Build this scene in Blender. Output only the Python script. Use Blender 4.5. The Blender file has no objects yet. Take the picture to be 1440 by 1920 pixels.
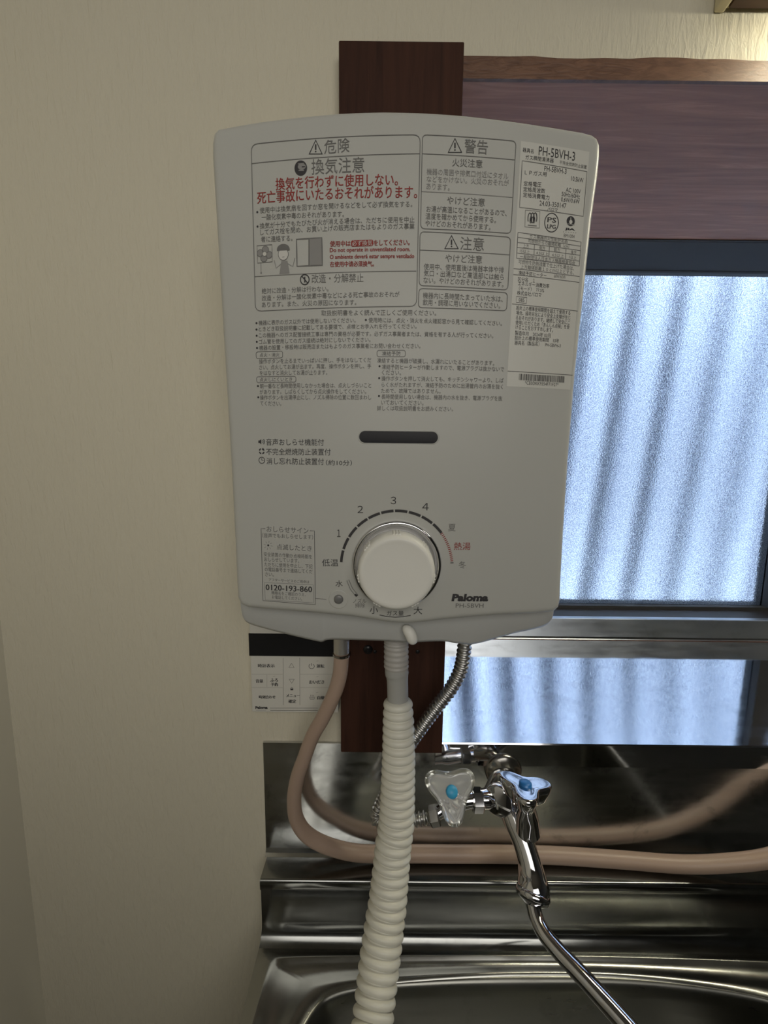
import bpy, bmesh, math, random
from mathutils import Vector, Matrix
random.seed(7)
sc = bpy.context.scene
COL = sc.collection
# ------------------------------------------------------------------ camera
F, CX, CY = 720.0, 720.0, 960.0
TH, PH = math.radians(6.9), math.radians(0.62)
fwd = Vector((0, math.cos(TH), -math.sin(TH)))
up0 = Vector((0, math.sin(TH), math.cos(TH)))
rt0 = Vector((1, 0, 0))
rt = rt0 * math.cos(PH) + up0 * math.sin(PH)
upv = -rt0 * math.sin(PH) + up0 * math.cos(PH)
cam = bpy.data.cameras.new('camera')
cam.sensor_fit = 'VERTICAL'; cam.sensor_height = 24.0; cam.lens = 24.0 * F / 1920.0
cam.clip_start = 0.01
camo = bpy.data.objects.new('camera', cam); COL.objects.link(camo)
camo.matrix_world = Matrix(((rt.x, upv.x, -fwd.x, 0), (rt.y, upv.y, -fwd.y, 0), (rt.z, upv.z, -fwd.z, 0), (0, 0, 0, 1)))
sc.camera = camo

# ------------------------------------------------------------------ world, lights, exposure
W = bpy.data.worlds.new('world'); sc.world = W; W.use_nodes = True
bgn = W.node_tree.nodes['Background']
bgn.inputs[0].default_value = (0.66, 0.82, 1.0, 1); bgn.inputs[1].default_value = 9.0

def area(name, loc, target, size, power, color, size_y=None):
    l = bpy.data.lights.new(name, 'AREA'); l.energy = power; l.color = color
    l.shape = 'RECTANGLE'; l.size = size; l.size_y = size_y or size
    o = bpy.data.objects.new(name, l); COL.objects.link(o); o.location = loc
    o.rotation_euler = (Vector(target) - Vector(loc)).to_track_quat('-Z', 'Y').to_euler()
    return o
area('room_fill_light', (0.10, -1.0, 0.50), (-0.12, 0.435, 0.14), 1.3, 3.45, (1.0, 0.96, 0.89), 0.8).data.spread = 1.75  # unseen fill light added behind the camera to brighten wall and heater

sc.view_settings.view_transform = 'Standard'; sc.view_settings.look = 'None'
sc.view_settings.exposure = 0.0; sc.view_settings.gamma = 1.0; sc.view_settings.use_curve_mapping = False
cy = sc.cycles
cy.use_denoising = True; cy.max_bounces = 10; cy.diffuse_bounces = 4; cy.glossy_bounces = 6
cy.transmission_bounces = 8; cy.transparent_max_bounces = 12; cy.sample_clamp_indirect = 6.0
cy.blur_glossy = 0.3

# ------------------------------------------------------------------ pixel rays
def ray(px, py):
    return fwd + rt * ((px - CX) / F) - upv * ((py - CY) / F)
def P(px, py, Y=None, Z=None):
    d = ray(px, py)
    return d * ((Y / d.y) if Y is not None else (Z / d.z))
def wpp(p):                                   # metres per photo pixel at a point
    return p.dot(fwd) / F
class Surf:
    """a height field Y = f(x, z) facing the room"""
    def __init__(s, f): s.f = f
    def hit(s, px, py):
        d = ray(px, py); t = s.f(0, 0) / d.y
        for _ in range(12):
            p = d * t; t = s.f(p.x, p.z) / d.y
        return d * t

# ------------------------------------------------------------------ materials
def mat(name, color=(.8, .8, .8), rough=.5, metal=0.0, spec=.5, **kw):
    m = bpy.data.materials.new(name); m.use_nodes = True
    b = m.node_tree.nodes['Principled BSDF']
    b.inputs['Base Color'].default_value = (*color, 1); b.inputs['Roughness'].default_value = rough
    b.inputs['Metallic'].default_value = metal; b.inputs['Specular IOR Level'].default_value = spec
    for k, v in kw.items(): b.inputs[k].default_value = v
    return m
def N(m, t, **kw):
    n = m.node_tree.nodes.new(t)
    for k, v in kw.items():
        if k in n.inputs.keys(): n.inputs[k].default_value = v
        else: setattr(n, k, v)
    return n
def LK(m, a, b): m.node_tree.links.new(a, b)
def BS(m): return m.node_tree.nodes['Principled BSDF']
def noise(m, scale=(1, 1, 1), nscale=5.0, detail=4.0, rough=.55, dist=0.0):
    tc = N(m, 'ShaderNodeTexCoord'); mp = N(m, 'ShaderNodeMapping'); mp.inputs['Scale'].default_value = scale
    LK(m, tc.outputs['Object'], mp.inputs['Vector'])
    n = N(m, 'ShaderNodeTexNoise'); n.inputs['Scale'].default_value = nscale; n.inputs['Detail'].default_value = detail
    n.inputs['Roughness'].default_value = rough; n.inputs['Distortion'].default_value = dist
    LK(m, mp.outputs[0], n.inputs['Vector']); return n
def ramp(m, src, stops):
    r = N(m, 'ShaderNodeValToRGB'); e = r.color_ramp.elements
    while len(e) < len(stops): e.new(.5)
    for el, (p, c) in zip(e, stops):
        el.position = p; el.color = (*c, 1) if len(c) == 3 else c
    LK(m, src, r.inputs[0]); return r
def bump(m, src, strength, dist):
    b = N(m, 'ShaderNodeBump'); b.inputs['Strength'].default_value = strength; b.inputs['Distance'].default_value = dist
    LK(m, src, b.inputs['Height']); LK(m, b.outputs[0], BS(m).inputs['Normal']); return b

def g(v): return (v, v, v)
M = {}
# wallpaper: cream, vertical embossed streaks
m = M['wall'] = mat('wallpaper', (.62, .58, .465), .85, spec=.25)
n = noise(m, (1, 1, .22), 210, 3, .6, .6); bump(m, n.outputs[0], .75, .0020)
M['wall_far'] = mat('brown_far_wall', (.15, .155, .16), .7)
m = M['wall_side_lit'] = mat('wallpaper_side_lit', (.84, .81, .70), .8, spec=.25)  # paler copy of the wallpaper: light on the side wall put into its colour
M['ceiling'] = mat('ceiling_board', (.22, .20, .17), .9)
m = M['floor'] = mat('floor_boards', (.18, .11, .07), .5)
n = noise(m, (1, 14, 1), 4); r = ramp(m, n.outputs[0], [(.3, (.44, .41, .36)), (.7, (.60, .57, .52))]); LK(m, r.outputs[0], BS(m).inputs['Base Color'])
# dark stained board
m = M['post'] = mat('dark_stained_board', (.03, .014, .01), .65, spec=.2)
n = noise(m, (9, 9, .6), 14, 5, .6, .4); r = ramp(m, n.outputs[0], [(.25, (.028, .011, .007)), (.75, (.062, .024, .014))])
LK(m, r.outputs[0], BS(m).inputs['Base Color']); bump(m, n.outputs[0], .25, .0006)
# window lining boards: purple brown, long grain
m = M['lining'] = mat('brown_lining_board', (.2, .13, .12), .5)
n = noise(m, (.7, 10, 10), 9, 6, .62, .9); r = ramp(m, n.outputs[0], [(.28, (.21, .085, .046)), (.55, (.31, .132, .074)), (.78, (.46, .22, .128))])
LK(m, r.outputs[0], BS(m).inputs['Base Color']); bump(m, n.outputs[0], .25, .0008)
m = M['casing'] = mat('brown_window_casing', (.3, .18, .1), .5)
n = noise(m, (2, 3, 9), 22, 5, .65, 1.2); r = ramp(m, n.outputs[0], [(.3, (.085, .037, .020)), (.7, (.19, .096, .056))])
LK(m, r.outputs[0], BS(m).inputs['Base Color']); bump(m, n.outputs[0], .5, .0012)
M['alu'] = mat('dark_bronze_aluminium', (.036, .036, .036), .6, 0.0, .3)
M['sillstrip'] = mat('black_window_rail', (.022, .018, .016), .5)
# stainless steel
def steel(name, base, r0, r1, bdist, bstr, stain=.7):
    m = mat(name, base, .2, 1.0)
    n = noise(m, (1, 5, 5), 18, 5, .6)
    mr = N(m, 'ShaderNodeMapRange'); mr.inputs['From Min'].default_value = .3; mr.inputs['From Max'].default_value = .7
    mr.inputs['To Min'].default_value = r0; mr.inputs['To Max'].default_value = r1
    LK(m, n.outputs[0], mr.inputs[0]); LK(m, mr.outputs[0], BS(m).inputs['Roughness'])
    n2 = noise(m, (1, 2, 2), 34, 3, .5); bump(m, n2.outputs[0], bstr, bdist)
    n3 = noise(m, (1, 1, 1), 26, 6, .7, .4)
    r = ramp(m, n3.outputs[0], [(.34, tuple(c * stain for c in base)), (.46, base), (1, base)])
    LK(m, r.outputs[0], BS(m).inputs['Base Color'])
    return m
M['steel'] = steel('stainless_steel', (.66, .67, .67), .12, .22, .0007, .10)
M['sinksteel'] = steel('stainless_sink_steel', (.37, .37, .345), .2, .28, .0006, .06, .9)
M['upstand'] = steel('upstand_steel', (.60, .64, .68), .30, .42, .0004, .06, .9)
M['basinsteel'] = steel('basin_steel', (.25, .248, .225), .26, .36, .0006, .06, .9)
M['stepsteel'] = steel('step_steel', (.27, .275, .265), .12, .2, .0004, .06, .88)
M['sill'] = steel('scratched_stainless_sill', (.86, .87, .90), .03, .10, .0005, .07, .9)
M['chrome'] = mat('chrome', (.66, .66, .68), .05, 1.0)
M['dullchrome'] = mat('tarnished_chrome', (.33, .32, .30), .22, 1.0)
M['flex'] = mat('corrugated_steel_pipe', (.55, .545, .53), .32, 1.0)
# plastics
m = M['white'] = mat('shade_greyed_white_enamel', (.45, .45, .418), .3, spec=.18)  # white enamel greyed: shade on the heater front is put into the colour
M['tray'] = mat('white_plastic_tray', (.46, .465, .45), .38)
M['knob'] = mat('white_plastic_knob', (.72, .71, .655), .35, spec=.25)
M['sticker'] = mat('pale_sticker_film', (.54, .535, .485), .4)
M['ink'] = mat('dark_grey_ink', (.045, .043, .045), .6, spec=.2)
M['ink2'] = mat('grey_ink', (.15, .147, .14), .6, spec=.2)
M['ink3'] = mat('pale_grey_ink', (.25, .245, .235), .6, spec=.2)
M['red'] = mat('red_ink', (.26, .035, .03), .6, spec=.2)
M['paper'] = mat('white_ink', (.55, .54, .5), .6)
M['blackglass'] = mat('black_glass', (.008, .008, .01), .12, spec=.12)
M['screen'] = mat('black_display', (.006, .006, .008), .35)
M['remote'] = mat('pale_remote_plastic', (.60, .585, .53), .5)
M['seam'] = mat('grey_key_gap', (.36, .35, .32), .6)
M['lampgrey'] = mat('grey_lamp_lens', (.16, .16, .155), .3)
M['greycuff'] = mat('grey_plastic_cuff', (.36, .36, .34), .4)
M['inlet'] = mat('brushed_metal_inlet', (.62, .60, .56), .42, 1.0)
M['outlet'] = mat('grey_threaded_outlet', (.40, .385, .36), .45)
m = M['bellows'] = mat('cream_bellows_hose', (.70, .685, .60), .42)
m = M['gashose'] = mat('salmon_rubber_hose', (.40, .29, .225), .42)
M['blue'] = mat('blue_button', (.02, .15, .42), .3)
M['ltblue'] = mat('light_blue_button', (.05, .36, .62), .35)
m = M['acrylic'] = mat('clear_acrylic', (.90, .91, .84), .08, **{'Transmission Weight': .92, 'IOR': 1.47})
M['cream'] = mat('cream_lamp_plastic', (.72, .64, .42), .4)
M['brownedge'] = mat('brown_lamp_trim', (.07, .03, .012), .5)
m = M['diffuser'] = mat('lamp_diffuser', (.9, .9, .85), .5)
BS(m).inputs['Emission Color'].default_value = (1.0, .95, .74, 1); BS(m).inputs['Emission Strength'].default_value = 40.0
# outdoor siding
m = M['siding'] = mat('pale_blue_grey_siding', (.66, .70, .76), .7)
M['backing'] = mat('dark_groove_shade', (.03, .035, .06), .8)  # shade of the grooves, as the colour of a board added behind the slats
# pebbled glass
m = M['glass'] = bpy.data.materials.new('pebbled_window_glass'); m.use_nodes = True
nt = m.node_tree; nt.nodes.remove(nt.nodes['Principled BSDF']); out = nt.nodes['Material Output']
vn = noise(m, (1, 1, 1), 430, 1.0, .5)
bn = N(m, 'ShaderNodeBump'); bn.inputs['Strength'].default_value = .33; bn.inputs['Distance'].default_value = .0015
LK(m, vn.outputs[0], bn.inputs['Height'])
rf = N(m, 'ShaderNodeBsdfRefraction'); rf.inputs['IOR'].default_value = 1.28; rf.inputs['Roughness'].default_value = .0
rf.inputs['Color'].default_value = (.96, .98, 1, 1); LK(m, bn.outputs[0], rf.inputs['Normal'])
sn = noise(m, (1, 1, 1), 520, 1.0, .5); sr = ramp(m, sn.outputs[0], [(.38, (.60, .64, .75)), (.58, (.97, .98, 1.0))]); LK(m, sr.outputs[0], rf.inputs['Color'])
tr = N(m, 'ShaderNodeBsdfTransparent'); tr.inputs['Color'].default_value = (.9, .95, 1, 1)
mx = N(m, 'ShaderNodeMixShader'); mx.inputs[0].default_value = .12
LK(m, rf.outputs[0], mx.inputs[1]); LK(m, tr.outputs[0], mx.inputs[2]); LK(m, mx.outputs[0], out.inputs['Surface'])

# ------------------------------------------------------------------ object helpers
def link(name, me, parent=None):
    o = bpy.data.objects.new(name, me); COL.objects.link(o)
    if parent: o.parent = parent; o.matrix_parent_inverse = parent.matrix_world.inverted()
    return o
def thing(name, loc, label=None, cat=None, group=None, kind=None):
    o = bpy.data.objects.new(name, None); COL.objects.link(o); o.location = loc; o.empty_display_size = .05
    o.matrix_world = Matrix.Translation(loc)
    tag(o, label, cat, group, kind); return o
def tag(o, label=None, cat=None, group=None, kind=None):
    for k, v in (('label', label), ('category', cat), ('group', group), ('kind', kind)):
        if v: o[k] = v
    return o
class MB:
    """collects geometry for ONE mesh object; material slots by key"""
    def __init__(s): s.v, s.f, s.mi, s.mats, s.sm = [], [], [], [], []
    def slot(s, k):
        if k not in s.mats: s.mats.append(k)
        return s.mats.index(k)
    def add(s, verts, faces, k, smooth=False):
        b = len(s.v); i = s.slot(k); s.v += [tuple(v) for v in verts]
        for f in faces: s.f.append(tuple(b + j for j in f)); s.mi.append(i); s.sm.append(smooth)
    def build(s, name, parent=None, recalc=True, bevel=0, weld=False):
        me = bpy.data.meshes.new(name); me.from_pydata(s.v, [], s.f)
        for k in s.mats: me.materials.append(M[k])
        me.polygons.foreach_set('material_index', s.mi); me.polygons.foreach_set('use_smooth', s.sm)
        if recalc or weld:
            bm = bmesh.new(); bm.from_mesh(me)
            if weld: bmesh.ops.remove_doubles(bm, verts=bm.verts, dist=1e-6)
            if recalc: bmesh.ops.recalc_face_normals(bm, faces=bm.faces)
            bm.to_mesh(me); bm.free()
        me.update()
        o = link(name, me, parent)
        if bevel:
            md = o.modifiers.new('bevel', 'BEVEL'); md.width = bevel; md.segments = 3; md.limit_method = 'ANGLE'
        return o
    def box(s, a, b, k):
        x0, y0, z0 = a; x1, y1, z1 = b
        v = [(x, y, z) for x in (x0, x1) for y in (y0, y1) for z in (z0, z1)]
        s.add(v, [(0, 1, 3, 2), (4, 6, 7, 5), (0, 4, 5, 1), (2, 3, 7, 6), (0, 2, 6, 4), (1, 5, 7, 3)], k)
    def tube(s, pts, rad, k, seg=20, caps=True):
        pts = [Vector(p) for p in pts]; n = len(pts)
        if not hasattr(rad, '__len__'): rad = [rad] * n
        tang = [(pts[min(i + 1, n - 1)] - pts[max(i - 1, 0)]).normalized() for i in range(n)]
        ref = Vector((0, 0, 1)) if abs(tang[0].z) < .9 else Vector((1, 0, 0))
        nrm = tang[0].cross(ref).normalized(); vs = []
        for i in range(n):
            t = tang[i]; nrm = (nrm - t * nrm.dot(t)).normalized(); bi = t.cross(nrm)
            for j in range(seg):
                a = 2 * math.pi * j / seg
                vs.append(pts[i] + (nrm * math.cos(a) + bi * math.sin(a)) * rad[i])
        fs = [(i * seg + j, i * seg + (j + 1) % seg, (i + 1) * seg + (j + 1) % seg, (i + 1) * seg + j) for i in range(n - 1) for j in range(seg)]
        s.add(vs, fs, k, True)
        if caps:
            s.add(vs[:seg], [tuple(range(seg))], k); s.add(vs[-seg:], [tuple(range(seg))], k)
    def lathe(s, origin, axis, prof, k, seg=48):
        """prof: list of (radius, height along axis)"""
        o = Vector(origin); a = Vector(axis).normalized()
        n = a.orthogonal().normalized(); b = a.cross(n); vs = []
        for r, h in prof:
            for j in range(seg):
                t = 2 * math.pi * j / seg
                vs.append(o + a * h + (n * math.cos(t) + b * math.sin(t)) * r)
        m_ = len(prof)
        s.add(vs, [(i * seg + j, i * seg + (j + 1) % seg, (i + 1) * seg + (j + 1) % seg, (i + 1) * seg + j) for i in range(m_ - 1) for j in range(seg)], k, True)
    def hexnut(s, c, axis, r, h, k):
        a = Vector(axis).normalized(); n = a.orthogonal().normalized(); b = a.cross(n); c = Vector(c); vs = []
        for hh, rr in ((-h / 2, r * .9), (-h / 2 + h * .12, r), (h / 2 - h * .12, r), (h / 2, r * .9)):
            for j in range(6):
                t = math.pi / 3 * j; vs.append(c + a * hh + (n * math.cos(t) + b * math.sin(t)) * rr)
        fs = [(i * 6 + j, i * 6 + (j + 1) % 6, (i + 1) * 6 + (j + 1) % 6, (i + 1) * 6 + j) for i in range(3) for j in range(6)]
        fs += [tuple(range(6)), tuple(range(18, 24))]; s.add(vs, fs, k)
def spline(pts, n):
    """Catmull-Rom through points of any dimension"""
    pts = [tuple(p) for p in pts]; out = []
    L = len(pts) - 1
    for i in range(n + 1):
        u = i / n * L; k = min(int(u), L - 1); t = u - k
        p0, p1, p2, p3 = pts[max(k - 1, 0)], pts[k], pts[k + 1], pts[min(k + 2, L)]
        out.append(tuple(.5 * ((2 * b) + (-a + c) * t + (2 * a - 5 * b + 4 * c - d) * t * t + (-a + 3 * b - 3 * c + d) * t ** 3) for a, b, c, d in zip(p0, p1, p2, p3)))
    return out

# ------------------------------------------------------------------ printing on a surface
_fc = bpy.data.curves.new('lettering_source', 'FONT'); _fc.resolution_u = 2
_fo = bpy.data.objects.new('lettering_source', _fc); COL.objects.link(_fo)
def glyphs(s, bold=0.0, shear=0.0):
    _fc.body = s; _fc.offset = bold; _fc.shear = shear
    dg = bpy.context.evaluated_depsgraph_get(); dg.update()
    me = bpy.data.meshes.new_from_object(_fo.evaluated_get(dg))
    v = [(p.co.x, p.co.y) for p in me.vertices]; f = [tuple(p.vertices) for p in me.polygons]
    bpy.data.meshes.remove(me); return v, f
OFF = .00022
class Print:
    def __init__(s, surf, off=OFF): s.S = surf; s.b = MB(); s.off = off
    def q(s, x, z, e=0): return (x, s.S.f(x, z) - s.off - e, z)
    def text(s, t, xl, yl, xr, yr, h, k='ink', bold=0.0, e=.00004, shear=0.0):
        if 0 < bold < .03:                        # heavier strokes: the same line printed twice, a hair apart
            for dx in (-.28, .28): s.text(t, xl + dx, yl, xr + dx, yr, h, k, 0, e + .00001 * (dx > 0), shear)
            return
        v, f = glyphs(t, bold, shear)
        if not v: return
        A = s.S.hit(xl, yl); B = s.S.hit(xr, yr)
        x0 = min(p[0] for p in v); x1 = max(p[0] for p in v); y0 = min(p[1] for p in v); y1 = max(p[1] for p in v)
        hw = h * wpp((A + B) / 2) / max(y1 - y0, 1e-6); ym = (y0 + y1) / 2; out = []
        for x, y in v:
            u = (x - x0) / max(x1 - x0, 1e-6)
            out.append(s.q(A.x + (B.x - A.x) * u, A.z + (B.z - A.z) * u + (y - ym) * hw, e))
        s.b.add(out, f, k)
    def line(s, pts, w, k='ink', px=True, closed=False, e=0.0, step=.006):
        p = [s.S.hit(*q) for q in pts] if px else pts
        p = [(q[0], q[2]) if len(q) == 3 else tuple(q) for q in p]
        if closed: p = p + [p[0]]
        d = []
        for a, b in zip(p[:-1], p[1:]):
            L = math.hypot(b[0] - a[0], b[1] - a[1]); n = max(1, int(L / step))
            d += [(a[0] + (b[0] - a[0]) * i / n, a[1] + (b[1] - a[1]) * i / n) for i in range(n)]
        d.append(p[-1])
        ww = w * .00042 / 2; vs = []; n = len(d)
        for i in range(n):
            a = d[(i - 1) % (n - 1)] if closed else d[max(i - 1, 0)]
            b = d[(i + 1) % (n - 1) if (closed and i + 1 >= n) else min(i + 1, n - 1)]
            if closed and i in (0, n - 1): a, b = d[n - 2], d[1]
            tx, tz = b[0] - a[0], b[1] - a[1]; L = math.hypot(tx, tz) or 1; nx, nz = -tz / L * ww, tx / L * ww
            vs += [s.q(d[i][0] + nx, d[i][1] + nz, e), s.q(d[i][0] - nx, d[i][1] - nz, e)]
        s.b.add(vs, [(2 * i, 2 * i + 1, 2 * i + 3, 2 * i + 2) for i in range(n - 1)], k)
    def rrect(s, tl, tr, br, bl, r, w, k='ink', fill=None, e=0.0):
        c = [s.S.hit(*q) for q in (tl, tr, br, bl)]; c = [(q.x, q.z) for q in c]; pts = []
        for i in range(4):
            p0, p1, p2 = c[i - 1], c[i], c[(i + 1) % 4]
            def toward(a, b):
                L = math.hypot(b[0] - a[0], b[1] - a[1]); t = min(.45, r * .00042 / L); return (a[0] + (b[0] - a[0]) * t, a[1] + (b[1] - a[1]) * t)
            q0, q2 = toward(p1, p0), toward(p1, p2)
            for j in range(5):
                t = j / 4; pts.append(tuple((1 - t) ** 2 * a + 2 * t * (1 - t) * b + t * t * d for a, b, d in zip(q0, p1, q2)))
        if fill: s.poly(pts, fill, e - .00002)
        if w: s.line(pts, w, k, px=False, closed=True, e=e)
    def poly(s, pts, k, e=0.0, px=False):
        if px: pts = [s.S.hit(*q) for q in pts]; pts = [(q.x, q.z) for q in pts]
        s.b.add([s.q(x, z, e) for x, z in pts], [tuple(range(len(pts)))], k)
    def patch(s, tl, tr, br, bl, k, nx=16, nz=8, e=0.0):
        c = [s.S.hit(*q) for q in (tl, tr, br, bl)]; vs = []
        for j in range(nz + 1):
            for i in range(nx + 1):
                u, v = i / nx, j / nz
                a = c[0].lerp(c[1], u); b = c[3].lerp(c[2], u); q = a.lerp(b, v); vs.append(s.q(q.x, q.z, e))
        s.b.add(vs, [(j * (nx + 1) + i, j * (nx + 1) + i + 1, (j + 1) * (nx + 1) + i + 1, (j + 1) * (nx + 1) + i) for j in range(nz) for i in range(nx)], k, True)
    def ell(s, cx, cy, rx, ry, w=1, k='ink', fill=None, a0=0, a1=360, e=0.0, n=40):
        c = s.S.hit(cx, cy); m_ = wpp(c); full = abs(a1 - a0) >= 360
        pts = [(c.x + rx * m_ * math.cos(math.radians(a0 + (a1 - a0) * i / n)), c.z + ry * m_ * math.sin(math.radians(a0 + (a1 - a0) * i / n))) for i in range(n + (0 if full else 1))]
        if fill: s.poly(pts, fill, e)
        if w: s.line(pts, w, k, px=False, closed=full, e=e + .00002, step=.002)
    def warn(s, x0, y0, x1, y1, k='ink'):
        xm = (x0 + x1) / 2
        s.line([(x0 + 1, y1 - 1), (xm, y0 + 1), (x1 - 1, y1 - 1)], 2.4, k, closed=True)
        h = y1 - y0; s.line([(xm, y0 + h * .32), (xm, y0 + h * .68)], 2.6, k); s.ell(xm, y0 + h * .8, 1.4, 1.4, 0, fill=k)
    def bullet(s, x, y, k='ink'): s.ell(x, y, 1.9, 1.9, 0, fill=k, n=12)
    def build(s, name, parent): return s.b.build(name, parent, recalc=False)

# ================================================================== SETTING
YW = .435                                     # the kitchen wall's face
YB = .722                                     # back of the stainless window sill
post_l, post_r = P(637, 740, .418).x, P(850, 740, .418).x
ZS = P(1000, 1390, YW).z                      # sill level
ZT = P(1000, 152, YW).z                       # lining of the window head
XR0 = post_r - .006               # left side of the window recess
XR1 = 1.30                                     # right side of the recess
XL = P(45, 1500, YW).x - .004                 # left room corner
ZF, ZC, YBK, XRW = -1.38, 1.02, -2.3, 1.75
b = MB()
b.box((XL - .05, YW, ZF), (XR0, YW + .05, ZC), 'wall')
b.box((XR1, YW, ZF), (XRW, YW + .05, ZC), 'wall')
b.box((XR0, YW, ZT + .004), (XR1, YW + .05, ZC), 'wall')
b.box((XR0, YW, ZF), (XR1, YW + .05, ZS - .006), 'wall')
tag(b.build('wall_back'), kind='structure')
b = MB(); b.box((XL - .05, YBK, ZF), (XL, YW, ZC), 'wall_side_lit'); tag(b.build('wall_left'), kind='structure')
b = MB(); b.box((XRW, YBK, ZF), (XRW + .05, YW + .05, ZC), 'wall_far'); tag(b.build('wall_right'), kind='structure')
b = MB(); b.box((XL - .05, YBK - .05, ZF), (XRW + .05, YBK, ZC), 'wall_far'); tag(b.build('wall_front'), kind='structure')
b = MB(); b.box((XL - .05, YBK - .05, ZC), (XRW + .05, YW + .05, ZC + .05), 'ceiling'); tag(b.build('ceiling'), kind='structure')
b = MB(); b.box((XL - .05, YBK - .05, ZF - .05), (XRW + .05, YW + .05, ZF), 'floor'); tag(b.build('floor'), kind='structure')

# dark board the heater hangs on, and the casing above the window
b = MB(); b.box((post_l, .418, P(740, 1412, .418).z), (post_r, YW + .001, P(750, 76, .418).z), 'post')
t1 = tag(b.build('trim_1', bevel=.0012), kind='structure')
for px_, py_, r_ in ((690, 1218, 9), (703, 1222, 3.5), (783, 1222, 4)):
    c_ = P(px_, py_, .4178); b = MB(); b.lathe(c_, (0, -1, 0), [(r_ * wpp(c_), -.0005), (r_ * wpp(c_), .0001), (.0001, .00012)], 'screen', 20); b.build('screw_hole', t1)
b = MB(); zc0, zc1 = ZT - .0005, P(1000, 107, YW - .0025).z
vs = []; n_ = 60
for i in range(n_ + 1):                       # slightly ragged top edge, where the wallpaper laps it
    x = post_r + (1.50 - post_r) * i / n_
    zt = zc1 + .0008 * math.sin(i * .9) + .0006 * math.sin(i * 2.3 + 1)
    for y in (YW - .0025, YW + .001):
        for z in (zc0, zt): vs.append((x, y, z))
fs = []
for i in range(n_):
    a = 4 * i; c = a + 4
    fs += [(a, c, c + 1, a + 1), (a + 2, a + 3, c + 3, c + 2), (a + 1, c + 1, c + 3, a + 3), (a, a + 2, c + 2, c)]
fs += [(0, 1, 3, 2), (4 * n_, 4 * n_ + 2, 4 * n_ + 3, 4 * n_ + 1)]
b.add(vs, fs, 'casing'); tag(b.build('trim_2'), kind='structure')

# ---- bay window: lining, frame, pebbled panes, stainless sill
YG, YFR = .790, .775
win = thing('window_1', ((XR0 + XR1) / 2, YB, ZS), kind='structure')
b = MB(); b.box((XR0, YW + .001, ZT), (XR1, .7945, ZT + .02), 'lining'); b.build('window_head_lining', win)
b = MB(); b.box((XR0 - .02, YW + .05, ZS - .02), (XR0, .86, ZT + .02), 'lining'); b.box((XR1, YW + .05, ZS - .02), (XR1 + .02, .86, ZT + .02), 'lining')
b.build('window_side_lining', win)
b = MB(); ztr = P(1200, 511, .70).z           # head rail of the frame, with its grooves
ztr = P(1200, 511, .778).z
hp_ = [(.700, ZT + .002), (.700, ZT - .0015), (.703, ZT - .0015), (.704, ZT - .0022), (.774, ztr + .0022), (.7742, ztr + .0012), (.778, ztr), (.7945, ztr + .0015), (.7945, ZT + .002)]; nh = len(hp_)
b.add([(x, y, z) for x in (XR0, XR1) for y, z in hp_], [(i, (i + 1) % nh, nh + (i + 1) % nh, nh + i) for i in range(nh)] + [tuple(range(nh)), tuple(range(nh, 2 * nh))], 'alu')
zup = P(1200, 1161, YB).z                     # top of the steel upstand
zgl = P(1200, 1133, YG).z                     # bottom of the pane
xst = P(1437, 1060, YG).x                     # stile of the sliding pane
b.box((XR0, YG - .012, zup - .02), (XR1, YG + .03, zgl), 'alu')
b.box((xst, YG - .014, zgl), (xst + .045, YG + .02, ztr), 'alu')
b.box((XR0, YG - .014, zgl), (XR0 + .03, YG + .02, ztr), 'alu')
b.build('window_frame', win)
b = MB(); b.box((XR0, YB + .0015, zup - .02), (XR1, YG - .012, zup - .0008), 'sillstrip'); b.build('window_rail', win)
b = MB(); b.box((XR0 + .03, YG, zgl), (xst, YG + .004, ztr + .03), 'glass'); b.build('window_pane', win)
b = MB(); b.box((xst + .045, YG + .006, zgl), (XR1, YG + .010, ztr + .03), 'glass'); b.build('window_pane', win)
b = MB()                                      # sill: apron lip, level shelf, upstand (extruded along X)
prof = [(YW - .0045, ZS - .030), (YW - .0045, ZS - .0015), (YW - .0035, ZS)] + [(YB - .004, ZS), (YB - .0015, ZS + .001), (YB, ZS + .004), (YB, zup - .001), (YB + .0015, zup), (YB + .02, zup - .0012)]
xs = [XR0 + (XR1 - XR0) * i / 10 for i in range(11)]
vs = [(x, y, z) for x in xs for y, z in prof]; L = len(prof)
quad = lambda i, j: (i * L + j, (i + 1) * L + j, (i + 1) * L + j + 1, i * L + j + 1)
b.add(vs, [quad(i, j) for i in range(10) for j in range(5)], 'sill'); b.add(vs, [quad(i, j) for i in range(10) for j in range(5, L - 1)], 'upstand')
o = b.build('window_sill', win, recalc=False); o['label'] = 'scratched mirror-like stainless window sill'

# ribbed screen seen through the panes: pale rounded slats with a dark board added behind for groove shade, hung a little out of true
YO = 1.10; per = 80 * (YO * .993 + .2 * .12) / F
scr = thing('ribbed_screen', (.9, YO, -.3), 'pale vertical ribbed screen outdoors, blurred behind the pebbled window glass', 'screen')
b = MB(); x = -1.2; nS = 8
while x < 3.2:
    sec = [(x + per * .54 * i / nS, -.012 * math.sin(math.pi * i / nS)) for i in range(nS + 1)] + [(x + per * .54, .03), (x, .03)]; L = len(sec)
    vs = [(q[0], q[1], z) for z in (-1.3, 1.6) for q in sec]
    b.add(vs, [(i, (i + 1) % L, L + (i + 1) % L, L + i) for i in range(L)], 'siding'); x += per
def place(o): o.matrix_world = Matrix.Translation((0, YO, 0)) @ Matrix.Rotation(math.radians(5.0), 4, 'Y')
place(b.build('slat_panel', scr))
b = MB(); b.box((-1.4, .16, -1.3), (3.4, .18, 1.6), 'backing'); place(b.build('groove_shade_board', scr))

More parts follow.
